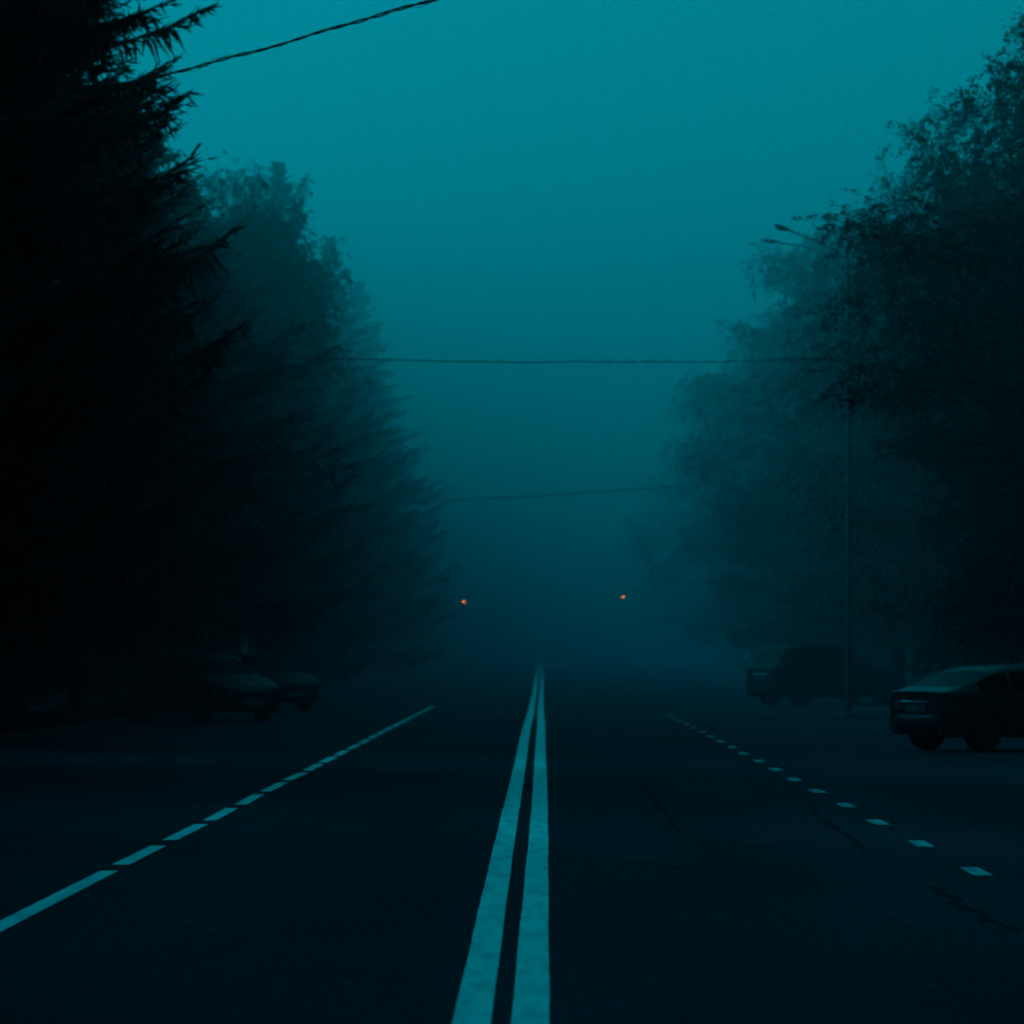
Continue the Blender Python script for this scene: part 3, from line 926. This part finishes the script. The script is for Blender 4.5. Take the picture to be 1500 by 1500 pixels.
# hatchback on the right: rear centre at photo pixel 1345, about 66 m away, nose pointing right and away
hb1 = make_car('parked_hatchback', HATCH, M['car_grey'])
heading(hb1, ((1336 - HX) / 98.5, 64.9), 29, HATCH['L'])
hb1.scale = (1, 1, .955)
tag(hb1, 'dark hatchback with pale number plate parked nose to the verge at the right frame edge', 'car')
wg = make_car('parked_minivan', WAGON, M['car_black'])
heading(wg, ((1112 - HX) / 53.5, 119.5), 31, WAGON['L'])
tag(wg, 'black minivan faint in the fog, parked beyond the street light pole', 'car')
sd = make_car('parked_sedan', SEDAN, M['car_black'])
heading(sd, (-5.95 - 2.45, 91 + 3.55), -57, SEDAN['L'])
tag(sd, 'dark sedan parked facing the road under the left trees, its bonnet edge faintly lit', 'car', 'sedans parked on the left')
sd2 = copy_tree(sd)
heading(sd2, (-6.05 - 2.3, 106 + 3.6), -57, SEDAN['L'])
tag(sd2, 'second dark sedan half hidden behind the front sedan on the left', 'car', 'sedans parked on the left')

ALB_LOW_SHADE = (.66, .78, .98)
# ------------------------------------------------------------------ fog: thin near the camera, thick down the road
fog, nt, b = new_mat('fog')
N = nt.nodes; Lk = nt.links
N.remove(b)
out = N['Material Output']
vs = N.new('ShaderNodeVolumeScatter'); vs.inputs['Anisotropy'].default_value = .55
geo = N.new('ShaderNodeNewGeometry'); sp = N.new('ShaderNodeSeparateXYZ')
Lk.new(geo.outputs['Position'], sp.inputs['Vector'])


def ramp(sock, a, b_, u, v):
    m_ = N.new('ShaderNodeMapRange')
    for k_, x_ in (('From Min', a), ('From Max', b_), ('To Min', u), ('To Max', v)): m_.inputs[k_].default_value = x_
    Lk.new(sp.outputs[sock], m_.inputs['Value'])
    return m_.outputs['Result']


def math2(op, a, b_):
    m_ = N.new('ShaderNodeMath'); m_.operation = op
    Lk.new(a, m_.inputs[0]); Lk.new(b_, m_.inputs[1])
    return m_.outputs['Value']


along = math2('ADD', ramp('Y', 36, 200, .00003, .0118), ramp('Y', 175, 285, 0, .0095))
va = N.new('ShaderNodeVolumeAbsorption'); dens = math2('MULTIPLY', along, ramp('Z', 0, 14, .80, 1.0))
Lk.new(dens, vs.inputs['Density']); Lk.new(dens, va.inputs['Density'])      # patchy fog, lifting off the ground
cc = N.new('ShaderNodeCombineColor')                                                      # shade between the tree rows put into the fog colour: darker, bluer low down
for k_, a_ in zip(('Red', 'Green', 'Blue'), ALB_LOW_SHADE): Lk.new(ramp('Z', 1, 13, a_, .97), cc.inputs[k_])
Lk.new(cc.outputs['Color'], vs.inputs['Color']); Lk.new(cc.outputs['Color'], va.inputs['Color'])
vadd = N.new('ShaderNodeAddShader'); Lk.new(vs.outputs['Volume'], vadd.inputs[0]); Lk.new(va.outputs['Volume'], vadd.inputs[1])
Lk.new(vadd.outputs['Shader'], out.inputs['Volume'])
fog.cycles.volume_step_rate = 1.0
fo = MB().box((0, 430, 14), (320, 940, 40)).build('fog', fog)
tag(fo, 'teal fog bank filling the road and thickening into the distance', 'fog', None, 'stuff')

# ------------------------------------------------------------------ light
SUN_EL, SUN_AZ = math.radians(24), math.radians(-62)
w = bpy.data.worlds.new('World'); scene.world = w; w.use_nodes = True
nt = w.node_tree; N = nt.nodes; Lk = nt.links
bg = N['Background']
sky = N.new('ShaderNodeTexSky'); sky.sky_type = 'NISHITA'; sky.sun_disc = False
sky.sun_elevation = SUN_EL; sky.sun_rotation = SUN_AZ
sky.dust_density = 4.0; sky.air_density = 1.0
bw = N.new('ShaderNodeRGBToBW'); Lk.new(sky.outputs['Color'], bw.inputs['Color'])
mx = N.new('ShaderNodeVectorMath'); mx.operation = 'SCALE'; mx.inputs[0].default_value = (.001, .76, 1.0)
tcw = N.new('ShaderNodeTexCoord'); sw = N.new('ShaderNodeSeparateXYZ'); Lk.new(tcw.outputs['Generated'], sw.inputs['Vector'])
ov = N.new('ShaderNodeMapRange'); ov.inputs['From Min'].default_value = 0; ov.inputs['From Max'].default_value = 1
ov.inputs['To Min'].default_value = .48; ov.inputs['To Max'].default_value = 1.66          # overcast: dim at the horizon, bright overhead
Lk.new(sw.outputs['Z'], ov.inputs['Value'])
mu = N.new('ShaderNodeMath'); mu.operation = 'MULTIPLY'; Lk.new(bw.outputs['Val'], mu.inputs[0]); Lk.new(ov.outputs['Result'], mu.inputs[1])
Lk.new(mu.outputs['Value'], mx.inputs['Scale']); Lk.new(mx.outputs['Vector'], bg.inputs['Color'])
bg.inputs['Strength'].default_value = .115
sl = bpy.data.lights.new('sun', 'SUN'); sl.energy = 1.1; sl.angle = math.radians(26); sl.color = (.001, .76, 1.0)
so = bpy.data.objects.new('sun', sl); C.objects.link(so)
so.rotation_euler = Vector((math.sin(SUN_AZ) * math.cos(SUN_EL), math.cos(SUN_AZ) * math.cos(SUN_EL), math.sin(SUN_EL))).to_track_quat('Z', 'Y').to_euler()   # low, ahead on the left, behind the trees
so.location = (0, 60, 80)

# ------------------------------------------------------------------ camera
cd = bpy.data.cameras.new('camera'); co = bpy.data.objects.new('camera', cd); C.objects.link(co)
cd.sensor_width = 36; cd.sensor_height = 36; cd.lens = F / 1500 * 36
cd.dof.use_dof = True; cd.dof.focus_distance = 32; cd.dof.aperture_fstop = 4.8
cd.clip_start = .1; cd.clip_end = 5000
co.location = (0, 0, EYE)
co.rotation_euler = (PI / 2 + math.atan((HY - 750) / F), 0, math.atan((HX - 750) / F))
scene.camera = co

# ------------------------------------------------------------------ render
scene.view_settings.view_transform = 'Standard'
scene.view_settings.look = 'None'
scene.view_settings.exposure = 0; scene.view_settings.gamma = 1
cy = scene.cycles
cy.max_bounces = 4; cy.diffuse_bounces = 2; cy.glossy_bounces = 2; cy.transmission_bounces = 1; cy.volume_bounces = 0; cy.transparent_max_bounces = 4
cy.volume_step_rate = 1.0; cy.volume_max_steps = 64
cy.use_adaptive_sampling = True; cy.adaptive_threshold = .03; cy.adaptive_min_samples = 16
cy.use_denoising = True
cy.filter_width = 1.9
cy.sample_clamp_indirect = 3.0
scene.render.film_transparent = False
